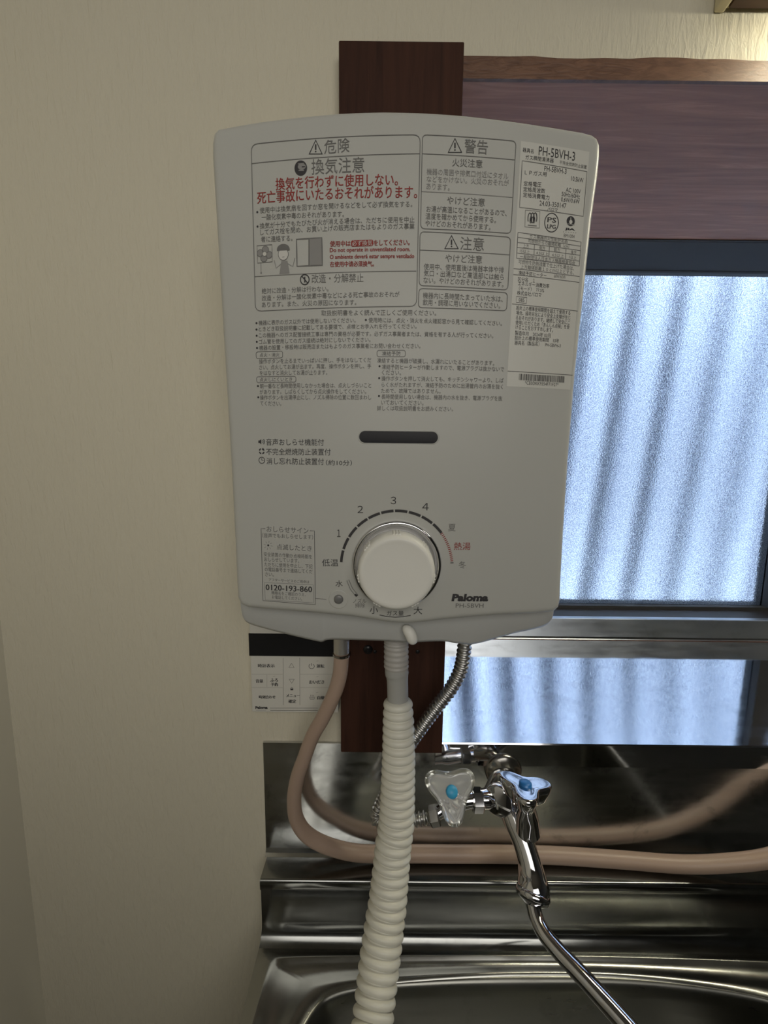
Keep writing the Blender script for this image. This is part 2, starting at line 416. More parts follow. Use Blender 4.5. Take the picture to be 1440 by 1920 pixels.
# ================================================================== SINK UNIT
XS0 = P(497, 1480, YW).x; XS1 = 1.45
ZB = P(600, 1598, YW - .002).z                # foot of the splash back
YE = P(900, 1657, None, ZB).y                 # front edge of the narrow shelf
ZD = P(900, 1765, YE).z                       # deck level
sink = thing('kitchen_sink', ((XS0 + XS1) / 2, .15, ZD), 'stained stainless kitchen sink with a tall splash back under the window', 'sink')
def extrude_x(b, prof, x0, x1, k, smooth=False, n=8, taper=None):
    xs = [x0 + (x1 - x0) * i / n for i in range(n + 1)]; L = len(prof)
    vs = [(x, y, z) for x in xs for y, z in prof]
    b.add(vs, [(i * L + j, (i + 1) * L + j, (i + 1) * L + j + 1, i * L + j + 1) for i in range(n) for j in range(L - 1)], k, smooth)
zt = P(600, 1392, YW - .002).z
b = MB()
yb = YW - .0025
prof = [(YW - .0006, zt), (yb, zt - .0008), (yb, ZB + .006), (yb - .002, ZB + .0015), (yb - .006, ZB)]
extrude_x(b, prof, XS0, XS1, 'steel')
b.add([(XS0, YW - .0006, zt), (XS0, yb, zt - .0008), (XS0, yb, ZB), (XS0, YW - .0006, ZB)], [(0, 1, 2, 3)], 'steel')
b.build('splash_back', sink, recalc=False)
b = MB()
prof = [(yb - .006, ZB), (YE + .003, ZB + .001), (YE + .001, ZB), (YE, ZB - .003), (YE + .0005, ZB - .012), (YE + .003, ZB - .016),
        (YE + .0035, ZD + .020), (YE + .002, ZD + .010), (YE - .003, ZD + .003), (YE - .009, ZD)]
XS0b = P(484, 1660, None, ZB).x if False else P(487, 1656, YE).x
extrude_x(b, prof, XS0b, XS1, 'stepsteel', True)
b.add([(XS0b, y, z) for y, z in prof] + [(XS0b, YW - .0006, ZD), (XS0b, YW - .0006, ZB)], [tuple(range(len(prof) + 2))], 'stepsteel')
b.build('step_ledge', sink, recalc=False)
# basin outline traced on the deck plane, mirrored towards the room
rim = [(548, 1960), (567, 1920), (588, 1888), (613, 1867), (660, 1853), (747, 1843), (880, 1834), (1013, 1830), (1147, 1833), (1280, 1845), (1413, 1866), (1500, 1893), (1560, 1935)]
rp = [P(x, y, None, ZD - .004) for x, y in rim]
xl_, xr_ = rp[0].x, rp[-1].x
ring = [(p.x, p.y) for p in rp]
ring = [(a, b_) for a, b_ in spline(ring, 60)]
yfrontmax = .02
cxr = (xl_ + xr_) / 2
right = [(xr_ + .008, ring[-1][1] - .05), (xr_ + .008, .09), (xr_ - .02, .045), (xr_ - .08, yfrontmax)]
left = [(xl_ + .08, yfrontmax), (xl_ + .02, .045), (xl_ - .008, .09), (xl_ - .008, ring[0][1] - .05)]
ring = ring + spline([ring[-1]] + right + [(cxr, yfrontmax)] + left + [ring[0]], 60)[1:-1]
cyr = sum(p[1] for p in ring) / len(ring)
nR = len(ring)
def scaled(off):                              # outline pushed out by off metres (radially)
    o = []
    for x, y in ring:
        dx, dy = x - cxr, y - cyr; L = math.hypot(dx, dy); o.append((cxr + dx * (L + off) / L, cyr + dy * (L + off) / L))
    return o
b = MB()
xo0, xo1, yo0, yo1 = XS0b, XS1, -.10, YE - .009
outer = []
for x, y in ring:                             # project the outline to the deck's rectangle
    dx, dy = x - cxr, y - cyr
    t = min([v for v in (((xo1 - cxr) / dx if dx > 1e-9 else 9), ((xo0 - cxr) / dx if dx < -1e-9 else 9), ((yo1 - cyr) / dy if dy > 1e-9 else 9), ((yo0 - cyr) / dy if dy < -1e-9 else 9)) if v > 0])
    outer.append((cxr + dx * t, cyr + dy * t))
def blend(t): return [(a[0] + (c[0] - a[0]) * t, a[1] + (c[1] - a[1]) * t) for a, c in zip(ring, outer)]
rings = [(outer, ZD), (blend(.86), ZD), (blend(.80), ZD + .0012), (blend(.72), ZD + .0012), (blend(.66), ZD - .0022), (blend(.30), ZD - .0028), (blend(.2), ZD - .0022), (blend(.08), ZD - .002), (ring, ZD - .004)]
vs = [(x, y, z) for rg, z in rings for x, y in rg]
fs = [(i * nR + j, i * nR + (j + 1) % nR, (i + 1) * nR + (j + 1) % nR, (i + 1) * nR + j) for i in range(len(rings) - 1) for j in range(nR)]
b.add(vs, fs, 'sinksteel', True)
for cx_, cy_ in ((xo0, yo0), (xo1, yo0), (xo0, yo1), (xo1, yo1)):   # corner triangles of the deck
    j = min(range(nR), key=lambda q: (outer[q][0] - cx_) ** 2 + (outer[q][1] - cy_) ** 2)
    a_, c_ = outer[j - 1], outer[(j + 1) % nR]
    b.add([(a_[0], a_[1], ZD), (cx_, cy_, ZD), (c_[0], c_[1], ZD), (outer[j][0], outer[j][1], ZD)], [(0, 1, 2, 3)], 'sinksteel')
b.box((xo0, yo0 - .012, ZD - .06), (xo1, yo0, ZD), 'sinksteel')
b.build('sink_deck', sink)
b = MB()
rings = [(scaled(0), ZD - .004), (scaled(-.002), ZD - .0045), (scaled(-.005), ZD - .008), (scaled(-.008), ZD - .02), (scaled(-.014), ZD - .10), (scaled(-.022), ZD - .15), (scaled(-.045), ZD - .172), (scaled(-.09), ZD - .178)]
rings += [([(cxr + (x - cxr) * .05, cyr + (y - cyr) * .05) for x, y in ring], ZD - .185)]
vs = [(x, y, z) for rg, z in rings for x, y in rg]
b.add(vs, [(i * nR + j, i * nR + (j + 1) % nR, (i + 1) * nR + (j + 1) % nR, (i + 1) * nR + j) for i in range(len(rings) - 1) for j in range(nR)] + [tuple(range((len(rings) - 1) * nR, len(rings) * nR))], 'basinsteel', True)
b.build('basin', sink)

# ================================================================== WATER HEATER
YC = .320
htop = Surf(lambda x, z: YC)
hxc = (P(401, 500, YC).x + P(1098, 500, YC).x) / 2; hhw = .150
BOW = .0115
def fsurf(x, z): return YC - BOW * (1 - ((x - hxc) / hhw) ** 2)
FS = Surf(fsurf)
RIM = .006
FE = Surf(lambda x, z: fsurf(x, z) + RIM)
heater = thing('water_heater', (hxc, YW, P(740, 1167, FS.f(0, -.1)).z), 'white wall-hung gas water heater with printed warnings and a round dial', 'water heater')
cov_px = [(401, 300), (401, 275), (404, 258), (412, 249), (440, 243), (500, 233), (560, 226), (640, 218.5), (720, 216), (800, 218), (870, 223), (940, 231), (1000, 239.5), (1050, 247.5), (1088, 254), (1106, 259), (1116, 267), (1121, 280), (1121, 300),
          (1117, 340), (1106, 420), (1091, 560), (1076, 700), (1063, 860), (1054, 1000), (1049, 1090), (1048, 1122), (1045, 1136), (1036, 1144.5),
          (1000, 1148), (930, 1151), (880, 1155), (826, 1160), (795, 1164), (765, 1166.5), (732, 1165), (700, 1160), (661, 1154), (630, 1151), (599, 1148), (550, 1144), (500, 1140), (468, 1137), (454, 1131), (448, 1118),
          (446, 1090), (442, 1000), (436, 880), (427, 730), (418, 580), (409, 430)]
cpts = [FE.hit(x, y) for x, y in cov_px]; cpts = [(p.x, p.z) for p in cpts]
dense = []
for i in range(len(cpts)):
    a, c = cpts[i], cpts[(i + 1) % len(cpts)]; n_ = max(1, int(math.hypot(c[0] - a[0], c[1] - a[1]) / .004))
    p0, p3 = cpts[i - 1], cpts[(i + 2) % len(cpts)]
    for j in range(n_):
        t = j / n_; dense.append((a[0] + (c[0] - a[0]) * t, a[1] + (c[1] - a[1]) * t))
nD = len(dense); zcen = sum(p[1] for p in dense) / nD
def inset(poly, d):
    o = []; n = len(poly)
    for i in range(n):
        a, c = poly[i - 2], poly[(i + 2) % n]; tx, tz = c[0] - a[0], c[1] - a[1]; L = math.hypot(tx, tz)
        o.append((poly[i][0] + tz / L * d, poly[i][1] - tx / L * d))
    return o
# orientation check: clockwise in (x, z) means inward normal is (tz, -tx)
ar = sum(dense[i - 1][0] * dense[i][1] - dense[i][0] * dense[i - 1][1] for i in range(nD)); sgn = 1 if ar < 0 else -1
rings = []
for yb_, d in ((.030, .0015), (.012, 0.0)): rings.append([(x, fsurf(x, z) + RIM + yb_, z) for x, z in inset(dense, sgn * d)])
for k_ in range(8):
    a_ = math.pi / 2 * k_ / 7; d = RIM * (1 - math.cos(a_)); h = RIM * (1 - math.sin(a_))
    rings.append([(x, fsurf(x, z) + h, z) for x, z in inset(dense, sgn * d)])
last = inset(dense, sgn * RIM)
for s_ in [.95 - .05 * i for i in range(19)]:
    rings.append([(hxc + (x - hxc) * s_, fsurf(hxc + (x - hxc) * s_, 0), zcen + (z - zcen) * s_) for x, z in last])
vs = [p for r_ in rings for p in r_]
fs = [(i * nD + j, i * nD + (j + 1) % nD, (i + 1) * nD + (j + 1) % nD, (i + 1) * nD + j) for i in range(len(rings) - 1) for j in range(nD)]
vs.append((hxc, fsurf(hxc, 0), zcen)); c_ = len(vs) - 1; B0 = (len(rings) - 1) * nD
fs += [(B0 + j, B0 + (j + 1) % nD, c_) for j in range(nD)]
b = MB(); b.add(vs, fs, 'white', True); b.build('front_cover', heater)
# body box behind the cover
xa, xb = P(425, 600, .36).x + .012, P(1085, 600, .36).x - .012
zb0, zb1 = P(740, 1150, .36).z + .012, P(740, 235, .33).z - .02
b = MB(); b.box((xa + .004, .345, zb0), (xb - .012, YW if False else .4175, zb1), 'tray'); b.build('body', heater, bevel=.006)
# lower tray with its wavy skirt
tray_px = [(455, 1128), (458, 1152), (466, 1166), (504, 1178), (556, 1191), (596, 1200), (606, 1201), (625, 1197), (720, 1199.5), (767, 1202), (827, 1200), (857, 1204), (892, 1204.5), (956, 1187), (991, 1179.5), (1016, 1173), (1028, 1165), (1032, 1155), (1033, 1140)]
def ytray(x): return YC + .016 - .0105 * (1 - ((x - hxc) / hhw) ** 2)
tp = []
for x, y in spline(tray_px, 120):
    p = P(x, y, .333); p = P(x, y, ytray(p.x) + .006); tp.append(p)
top_z = P(740, 1120, .33).z
b = MB(); nT = len(tp); vs = []
for lay in range(4):
    for p in tp:
        if lay == 0: vs.append((p.x * 1 + 0, ytray(p.x), max(p.z, top_z)  if False else top_z))
        elif lay == 1: vs.append((p.x, ytray(p.x), p.z + .004))
        elif lay == 2: vs.append((p.x, ytray(p.x) + .0035, p.z))
        else: vs.append((p.x, .405, p.z + .004))
b.add(vs, [(i * nT + j, i * nT + j + 1, (i + 1) * nT + j + 1, (i + 1) * nT + j) for i in range(3) for j in range(nT - 1)], 'tray', True)
b.build('bottom_tray', heater)
# small lever under the tray
b = MB(); pl = [P(757, 1174, .322), P(768, 1186, .319), P(773, 1198, .318), P(774, 1205, .320)]
b.tube([Vector(q) for q in spline(pl, 10)], [.0015, .0035, .0046, .005, .005, .005, .005, .0048, .0042, .003, .0008], 'knob', 16); b.build('lever', heater)
# flame window
b = MB()
def pill(px0, py0, px1, py1, r):              # outline in (x, z)
    A = FS.hit(px0 + r, (py0)); B_ = FS.hit(px1 - r, py1); w = r * wpp(A); o = []
    for i in range(17): a = math.pi / 2 + math.pi * i / 16; o.append((A.x + w * math.cos(a), A.z + w * math.sin(a)))
    for i in range(1, 24): pass
    for i in range(17): a = -math.pi / 2 + math.pi * i / 16; o.append((B_.x + w * math.cos(a), B_.z + w * math.sin(a)))
    return o
po = pill(671, 819.3, 823.5, 820.7, 12.6); pi_ = pill(673.5, 819.3, 821, 820.7, 10.8); n_ = len(po)
cA = ((po[0][0] + po[-1][0]) / 2, (po[0][1] + po[-1][1]) / 2)
vs = [(x, fsurf(x, z) - .0001, z) for x, z in po] + [(x, fsurf(x, z) - .0009, z) for x, z in [((a[0] + c[0]) / 2, (a[1] + c[1]) / 2) for a, c in zip(po, pi_)]] + [(x, fsurf(x, z) - .0003, z) for x, z in pi_]
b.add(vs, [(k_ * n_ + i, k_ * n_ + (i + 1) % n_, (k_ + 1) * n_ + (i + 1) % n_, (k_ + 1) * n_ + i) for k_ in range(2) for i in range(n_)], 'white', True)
vs = [(x, fsurf(x, z) - .00035, z) for x, z in pi_]
half = n_ // 2
vs = []
for i in range(half):                         # strips from the left end to the right end, following the bow
    a, c = pi_[i], pi_[n_ - 1 - i]
    for j in range(13):
        x, z = a[0] + (c[0] - a[0]) * j / 12, a[1] + (c[1] - a[1]) * j / 12; vs.append((x, fsurf(x, z) - .00035, z))
b.add(vs, [(i * 13 + j, i * 13 + j + 1, (i + 1) * 13 + j + 1, (i + 1) * 13 + j) for i in range(half - 1) for j in range(12)], 'blackglass')
b.build('flame_window', heater, recalc=False)['label'] = 'dark pill-shaped flame window'
# dial
kc = FS.hit(743.5, 1059); kc = Vector((kc.x, fsurf(kc.x, kc.z), kc.z)); rr = 83.8 * wpp(kc)
AX = (0, -1, 0)
b = MB(); b.lathe(kc, AX, [(rr, -.001), (rr, .0015), (rr * .985, .0032), (rr * .95, .0040), (rr * .90, .0030), (rr * .875, .0005), (rr * .86, .0002), (rr * .3, .0002)], 'chrome', 72)
b.build('dial_ring', heater)['label'] = 'chrome ring around the dial'
kr = .0305
knob = None
b = MB()
prof = [(kr * .985, .0003), (kr * 1.0, .004), (kr * 1.0, .010), (kr * .985, .017), (kr * .965, .0195), (kr * .92, .0212), (kr * .86, .0219), (kr * .80, .0216), (kr * .70, .0212), (kr * .4, .0209), (0.00001, .0208)]
b.lathe(kc + Vector((-.0006, 0, -.0012)), AX, prof, 'knob', 96); knob = b.build('knob', heater)
b = MB()                                      # grip ridges on the knob's edge
kcc = kc + Vector((-.0006, 0, -.0012))
for a0 in (90, 40, 140, -10, 190, 240, 300):
    for da in (-4.5, 0, 4.5):
        a = math.radians(a0 + da); dx, dz = math.cos(a), math.sin(a)
        p0 = kcc + Vector((dx * kr * .995, -.005, dz * kr * .995)); p1 = kcc + Vector((dx * kr * .972, -.0185, dz * kr * .972))
        b.tube([p0, p0.lerp(p1, .5), p1], .0011, 'knob', 8)
b.build('grip_ridge', knob)
# indicator lamp
lc = FS.hit(634.8, 1123.6); lc = Vector((lc.x, fsurf(lc.x, lc.z), lc.z)); u_ = wpp(lc)
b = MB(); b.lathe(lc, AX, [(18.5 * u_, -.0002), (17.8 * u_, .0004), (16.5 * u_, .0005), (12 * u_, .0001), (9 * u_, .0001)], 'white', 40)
b.lathe(lc, AX, [(9 * u_, .0001), (8.7 * u_, .0006), (5 * u_, .0012), (.00001, .0014)], 'lampgrey', 40); b.build('indicator_lamp', heater)['label'] = 'small grey round indicator lamp'
# outlets underneath
oc = [P(743, 1192, .352), P(743, 1206, .351), P(743, 1252, .349)]
b = MB(); path = spline(oc, 44); r0 = 22.5 * wpp(oc[1])
b.tube(path, [r0 * (1.0 + (.035 if (i % 4) in (1, 2) else -.03)) for i in range(45)], 'outlet', 28); b.build('threaded_outlet', heater)
b = MB(); gp = [P(640.5, 1190, .372), P(640.5, 1205, .372), P(640.5, 1222, .372)]
b.tube(gp, [15 * wpp(gp[1])] * 3, 'inlet', 28); b.build('gas_inlet', heater)

# ---- printing: danger notice
p = Print(FS)
p.rrect((471, 271), (788, 253), (781, 574.5), (479, 584), 12, 1.3, 'ink2')
p.line([(472, 307), (787, 288.5)], 1.2, 'ink2')
p.warn(579, 262, 605, 290); p.text('危険', 608, 276.5, 655.5, 272, 24, 'ink2')
p.ell(564, 315.5, 12, 13, 0, fill='ink'); p.ell(566, 313, 7.5, 5.5, 0, fill='ink3', e=.0001); p.line([(559, 308), (570, 307)], 1.5, 'ink3', e=.0001); p.line([(560, 320), (570, 320)], 2, 'ink3', e=.0001); p.line([(566, 313.5), (572, 313)], 2, 'ink', e=.00015)
p.text('換気注意', 584, 313.5, 683, 309, 27, 'ink2')
p.text('換気を行わずに使用しない。', 517, 346, 746, 337, 21, 'red', .012); p.text('死亡事故にいたるおそれがあります。', 482.5, 371.5, 782, 360.5, 21.5, 'red', .012)
for x, y in ((482.5, 398), (483, 425)): p.bullet(x, y)
for t in (('使用中は換気扇を回すか窓を開けるなどをして必ず換気をする。', 487, 395, 773, 383), ('一酸化炭素中毒のおそれがあります。', 490.5, 408, 645, 401.5), ('換気が十分でもたびたび火が消える場合は、ただちに使用を中止', 487, 424, 777, 412), ('してガス栓を閉め、お買い上げの販売店またはもよりのガス事業', 488, 436, 777, 424.5), ('者に連絡する。', 489.5, 449, 548.5, 446.5)):
    p.text(*t, 10.5, 'ink2')
# small picture: fan, person at a window
p.line([(482, 461), (510, 459), (510.5, 491), (483, 493.5)], 1.2, 'ink2', closed=True)
for k_ in range(4):
    a = math.radians(90 * k_ + 10); p.ell(496.3 + 8 * math.cos(a), 476.5 + 8 * math.sin(a), 6.3, 6.3, 1, 'ink2', fill='ink3', n=18, e=.00002 * k_)
p.ell(496.3, 476.5, 4, 4, .8, 'ink2', fill='paper', n=18, e=.00012); p.line([(489.3, 494), (489.6, 512)], 1.2, 'ink3'); p.bullet(489.7, 512, 'ink3')
p.poly([(524, 514), (526, 500), (527.5, 490), (539, 489), (541, 500), (543, 512.5)], 'ink3', px=True); p.line([(527, 495), (518, 503), (514, 488)], 1.4, 'ink3'); p.line([(539, 494), (549, 500), (553, 484)], 1.4, 'ink3')
p.ell(531.3, 477, 9.5, 10.5, .9, 'ink2', fill='paper', n=24, e=.00003)
p.ell(531.3, 468, 12.3, 9.5, 0, fill='ink2', a0=-12, a1=192, e=.00008); p.bullet(528, 477, 'ink'); p.bullet(535, 476.5, 'ink'); p.line([(529.5, 482.5), (533.5, 482)], .8, 'ink2', e=.0001)
p.poly([(579.5, 448.5), (603, 446.5), (604, 497), (579.5, 498)], 'ink3', px=True)
p.line([(556, 449), (603.5, 446), (604.5, 497.5), (557, 499.5)], 2.2, 'ink2', closed=True); p.line([(579.5, 448), (579.5, 498)], 2.2, 'ink2', e=.00003)
p.text('使用中は', 619, 457.5, 657, 456.5, 10, 'red', .02); p.rrect((658, 451), (700, 449.5), (700, 461.5), (658, 463), 4, 0, fill='red'); p.text('必ず換気', 660, 456.8, 698, 455.8, 9.5, 'paper', e=.0001); p.text('をしてください。', 701, 455.8, 768, 454.5, 10, 'red', .02)
p.text('Do not operate in unventilated room.', 618.7, 470.5, 769, 468.5, 9.5, 'red', .02); p.text('O ambiente deverá estar sempre ventilado', 618.7, 483.3, 776.4, 481.5, 9.5, 'red', .02); p.text('在使用中请必须换气。', 619, 495.8, 701, 494.8, 9.8, 'red', .02)
p.line([(477.7, 519), (780.6, 508.4)], 1.1, 'ink2')
p.ell(571.5, 524.5, 8.3, 8.8, 1.8, 'ink'); p.line([(566, 518), (577, 531)], 1.8, 'ink', e=.00003); p.line([(571.5, 519), (571.5, 530)], 2.2, 'ink', e=.00003)
p.text('改造・分解禁止', 584.4, 523, 681.5, 521, 15.5, 'ink2')
for t in (('絶対に改造・分解は行わない。', 491, 546, 616, 541.5), ('改造・分解は一酸化炭素中毒などによる死亡事故のおそれが', 491, 559.4, 749, 552), ('あります。また、火災の原因になります。', 491, 571.8, 668, 567)): p.text(*t, 10, 'ink2')
p.build('danger_notice', heater)
# warning notice
p = Print(FS)
p.rrect((792, 253), (967.5, 265), (957.8, 438), (788.6, 429), 8, 1.3, 'ink2')
p.line([(792, 288.6), (964.7, 300)], 1.1, 'ink2'); p.line([(790.4, 359.4), (960.5, 370.5)], 1.0, 'ink3')
p.warn(839.5, 259, 866.5, 287); p.text('警告', 871, 274, 914.7, 277, 24, 'ink2'); p.text('火災注意', 848, 304.8, 904.5, 307.8, 14, 'ink2')
for t in (('機器の周囲や排気口付近にタオル', 800, 322, 953, 331), ('などをかけない。火災のおそれが', 800, 335.8, 954, 343.8), ('あります。', 799.4, 349.4, 843, 351.8), ('お湯が高温になることがあるので、', 799.4, 392, 950, 400), ('温度を確かめてから使用する。', 798, 405.3, 930, 413), ('やけどのおそれがあります。', 797.4, 418.5, 919.6, 426)): p.text(*t, 11, 'ink3' if t[2] < 350 else 'ink2')
p.text('やけど注意', 838, 375.4, 909, 380, 14, 'ink2'); p.build('warning_notice', heater)
# caution notice
p = Print(FS)
p.rrect((787.6, 434.6), (957.5, 445), (952, 544), (785.6, 535.6), 8, 1.3, 'ink2'); p.line([(787.6, 469), (955, 478)], 1.1, 'ink2')
p.warn(833, 441, 860, 467.5); p.text('注意', 863, 456, 907.5, 458.6, 23, 'ink2'); p.text('やけど注意', 835, 484, 904, 487, 14, 'ink2')
for t in (('使用中、使用直後は機器本体や排', 794.6, 500, 944.6, 506.4), ('気口・出湯口など高温部には触ら', 794.6, 512.4, 944.6, 520), ('ない。やけどのおそれがあります。', 794, 525, 944, 533)): p.text(*t, 11, 'ink2')
p.build('caution_notice', heater)
p = Print(FS); p.rrect((785.6, 541), (951.5, 549), (949.7, 583), (784.4, 577), 7, 1.3, 'ink2')
for t in (('機器内に長時間たまっていた水は、', 793, 554, 942.5, 561), ('飲用・調理に用いないでください。', 792.8, 566.7, 938, 573.5)): p.text(*t, 11, 'ink2')
p.build('standing_water_notice', heater)
# usage notes
p = Print(FS)
p.text('取扱説明書をよく読んで正しくご使用ください。', 602.6, 587.3, 818, 587, 10, 'ink2')
for x, y in ((481, 606), (686, 600), (481, 618), (481.3, 629.6), (481.6, 641), (482, 652.5), (483.8, 724), (484.4, 745), (711.6, 686.8), (711, 709), (710.6, 742.6)): p.bullet(x, y)
for t in (('機器に表示のガス以外では使用しないでください。', 485, 605.8, 666.8, 600.7), ('使用時には、点火・消火を点火確認窓から見て確認してください。', 691, 600.3, 941, 606.6), ('ときどき取扱説明書に記載してある要領で、点検とお手入れを行ってください。', 485, 617.3, 781, 612), ('この機器へのガス配管接続工事は専門の資格が必要です。必ずガス事業者または、資格を有する人が行ってください。', 485.3, 629, 924.8, 629.8), ('ゴム管を使用してのガス接続は絶対にしないでください。', 485.8, 641, 694.7, 637), ('機器の設置・移設時は販売店またはもよりのガス事業者にお問い合わせください。', 486.2, 652.5, 788.4, 648.8),
          ('操作ボタンを止るまでいっぱいに押し、手をはなしてくだ', 485.8, 678, 696, 675), ('さい。点火してお湯が出ます。再度、操作ボタンを押し、手', 486, 689, 696, 686.5), ('をはなすと消火してお湯が止ります。', 487, 699.6, 613.5, 698.4), ('朝一番など長時間使用しなかった場合は、点火しづらいこと', 487.6, 724.2, 696, 722.6), ('があります。しばらくしてから点火操作をしてください。', 487, 735, 686.6, 734), ('操作ボタンを出湯停止にし、ノズル掃除の位置に数回まわし', 487.6, 745.6, 696, 745), ('てください。', 488, 756.3, 527.7, 757),
          ('凍結すると機器が破損し、水漏れにいたることがあります。', 707, 676, 926.6, 681), ('凍結予防ヒーターが作動しますので、電源プラグは抜かないで', 716, 688, 945, 692.4), ('ください。', 716, 698.4, 752, 699), ('操作ボタンを押して消火しても、キッチンシャワーより、しば', 715.3, 709.7, 944, 713.6), ('らく水がたれますが、凍結予防のために出湯管内のお湯を抜く', 715.3, 721.4, 943, 725.2), ('ためで、故障ではありません。', 714.8, 732.8, 826, 733.6), ('長時間使用しない場合は、機器内の水を抜き、電源プラグを抜', 715.3, 743.8, 941.6, 747.3), ('いておいてください。', 714.8, 754.7, 794, 755.7), ('詳しくは取扱説明書をお読みください。', 707, 765.4, 849.4, 767)): p.text(*t, 9, 'ink2')
p.rrect((480, 660), (530, 658.5), (530, 671), (480.5, 672.5), 4, 1, 'ink2'); p.text('点火・消火', 487, 666, 524, 665, 7.5, 'ink2')
p.rrect((481, 706.5), (555, 705.5), (555, 716.5), (481.5, 717.5), 4, 1, 'ink2'); p.text('点火しにくいとき', 487, 712, 548, 711, 7.5, 'ink2')
p.rrect((707, 657), (760, 656.8), (760, 669), (707, 669), 4, 1, 'ink2'); p.text('凍結予防', 716, 663, 751, 663, 8, 'ink2')
p.build('usage_notes', heater)
# feature list
p = Print(FS)
p.text('音声おしらせ機能付', 499, 828.8, 607.5, 829.3, 12.5, 'ink'); p.text('不完全燃焼防止装置付', 499, 847, 620, 847.5, 12.5, 'ink'); p.text('消し忘れ防止装置付', 499.7, 864.4, 607.5, 865.6, 12.5, 'ink'); p.text('（約10分）', 611, 867.2, 660, 868, 10.5, 'ink')
p.poly([(484.5, 826), (487, 826), (490, 823.5), (490, 833), (487, 830.5), (484.5, 830.5)], 'ink', px=True)
p.ell(490.5, 828, 3, 3.5, 1.2, 'ink', a0=-50, a1=50); p.ell(490.5, 828, 5.6, 6, 1.2, 'ink', a0=-50, a1=50)
for a0 in (15, 105, 195, 285): p.ell(490.8, 846, 4.6, 4.6, 2.4, 'ink', a0=a0, a1=a0 + 60, n=8)
p.line([(493, 840), (495.5, 843.5), (491.5, 843.5)], 1.4, 'ink', closed=True)
p.ell(491, 863, 5.6, 5.8, 1.2, 'ink'); p.line([(491, 859), (491, 863), (494.5, 863)], 1.1, 'ink')
p.build('feature_list', heater)
# alert notice
p = Print(FS)
p.line([(497.5, 991.3), (489.7, 991), (493, 1126), (591.3, 1133.5), (589.6, 995.4), (581, 995)], 1.2, 'ink2')
p.line([(496, 1092), (587.4, 1096.4), (587.8, 1130), (497.3, 1124.5)], .9, 'ink3', closed=True)
p.text('おしらせサイン', 499.9, 991.5, 578.6, 995.2, 11, 'ink2'); p.text('（音声でもおしらせします）', 492, 1003.5, 587, 1007, 9, 'ink2')
p.bullet(503, 1022.4, 'ink')
for k_ in range(8):
    a = math.pi / 4 * k_ + .2; p.line([(503 + 4.5 * math.cos(a), 1022.4 + 4.5 * math.sin(a)), (503 + 8.5 * math.cos(a), 1022.4 + 8.5 * math.sin(a))], .8, 'ink3')
p.text('点滅したとき', 519, 1025, 584.5, 1028.4, 11, 'ink2')
for t in (('安全装置の作動か点検時期を', 494.8, 1038.8, 585, 1044), ('おしらせしています。', 495.5, 1048.3, 561, 1051.6), ('ただちに使用を中止し、下記', 496, 1058, 586, 1062), ('の電話番号まで連絡してくだ', 496.5, 1067, 586, 1071.6), ('さい。', 497, 1076.4, 513.5, 1077)): p.text(*t, 8.3, 'ink2')
p.text('アフターサービスのご用命は', 504, 1086.6, 580, 1091, 6.2, 'ink2'); p.text('0120-193-860', 498.4, 1100.8, 585, 1105, 11, 'ink', .02)
p.text('機種名をご確認のうえ、', 509, 1111, 573.5, 1115, 7, 'ink2'); p.text('お電話してください。', 510, 1119, 566.5, 1122.6, 7, 'ink2')
p.line([(591.8, 1122), (612, 1123.6)], 1, 'ink2'); p.build('alert_notice', heater)
# dial scale
p = Print(FS)
for k_ in range(10):
    a1 = 177 - 14.1 * k_; a0 = a1 - 12.6; p.ell(743.5, 1061, 104, 104, 5.2, 'ink', a0=a0, a1=a1, n=8)
for k_ in range(17):
    a = math.radians(35.5 - 32.3 * k_ / 16); L = 6 if k_ in (0, 16) else 5; c, s_ = math.cos(a), math.sin(a)
    p.line([(743.5 + (104 - L / 2) * c, 1061 - (104 - L / 2) * s_), (743.5 + (104 + L / 2) * c, 1061 - (104 + L / 2) * s_)], 1.6, 'red' if k_ < 16 else 'ink')
for t, x, y, w, h, k_ in (('１', 635.3, 999.7, 6.5, 14, 'ink'), ('２', 675.5, 955, 10.5, 13.5, 'ink'), ('３', 737.6, 938.3, 10.5, 14, 'ink'), ('４', 797.8, 950, 12, 13.5, 'ink'), ('夏', 847.4, 989, 14, 14, 'ink2'), ('冬', 866.7, 1059, 14, 13.5, 'ink2'), ('熱湯', 866.5, 1024, 31, 14.5, 'red'), ('低温', 619, 1055, 30.5, 14, 'ink'), ('水', 636, 1094, 13.5, 12.5, 'ink'), ('ノズル', 674.5, 1126.3, 25, 8.5, 'ink2'), ('掃除', 675, 1135, 18.5, 9, 'ink2'), ('小', 701, 1143.6, 15.5, 15, 'ink'), ('大', 783.6, 1144.5, 16.5, 15, 'ink'), ('ガス量', 741, 1149.6, 32, 9.5, 'ink')):
    p.text(t, x - w / 2, y, x + w / 2, y, h, k_)
p.line([(711.6, 1152.8), (726, 1156), (741, 1157), (756, 1156.2), (770, 1153.7)], 1.5, 'ink')
p.line([(650.2, 1088.6), (654, 1087), (661, 1103), (671.5, 1116), (668, 1119), (657, 1105)], 1.2, 'ink2', closed=True); p.poly([(666.5, 1113), (671.5, 1116), (668, 1119), (664, 1115.5)], 'ink', px=True)
p.build('dial_scale', heater)
p = Print(FS); p.text('Paloma', 846.5, 1120.3, 915.5, 1120.6, 14.5, 'ink', .055, shear=.12); p.text('PH-5BVH', 854.5, 1135.2, 906.5, 1135.5, 8.3, 'ink2'); p.build('brand_lettering', heater)
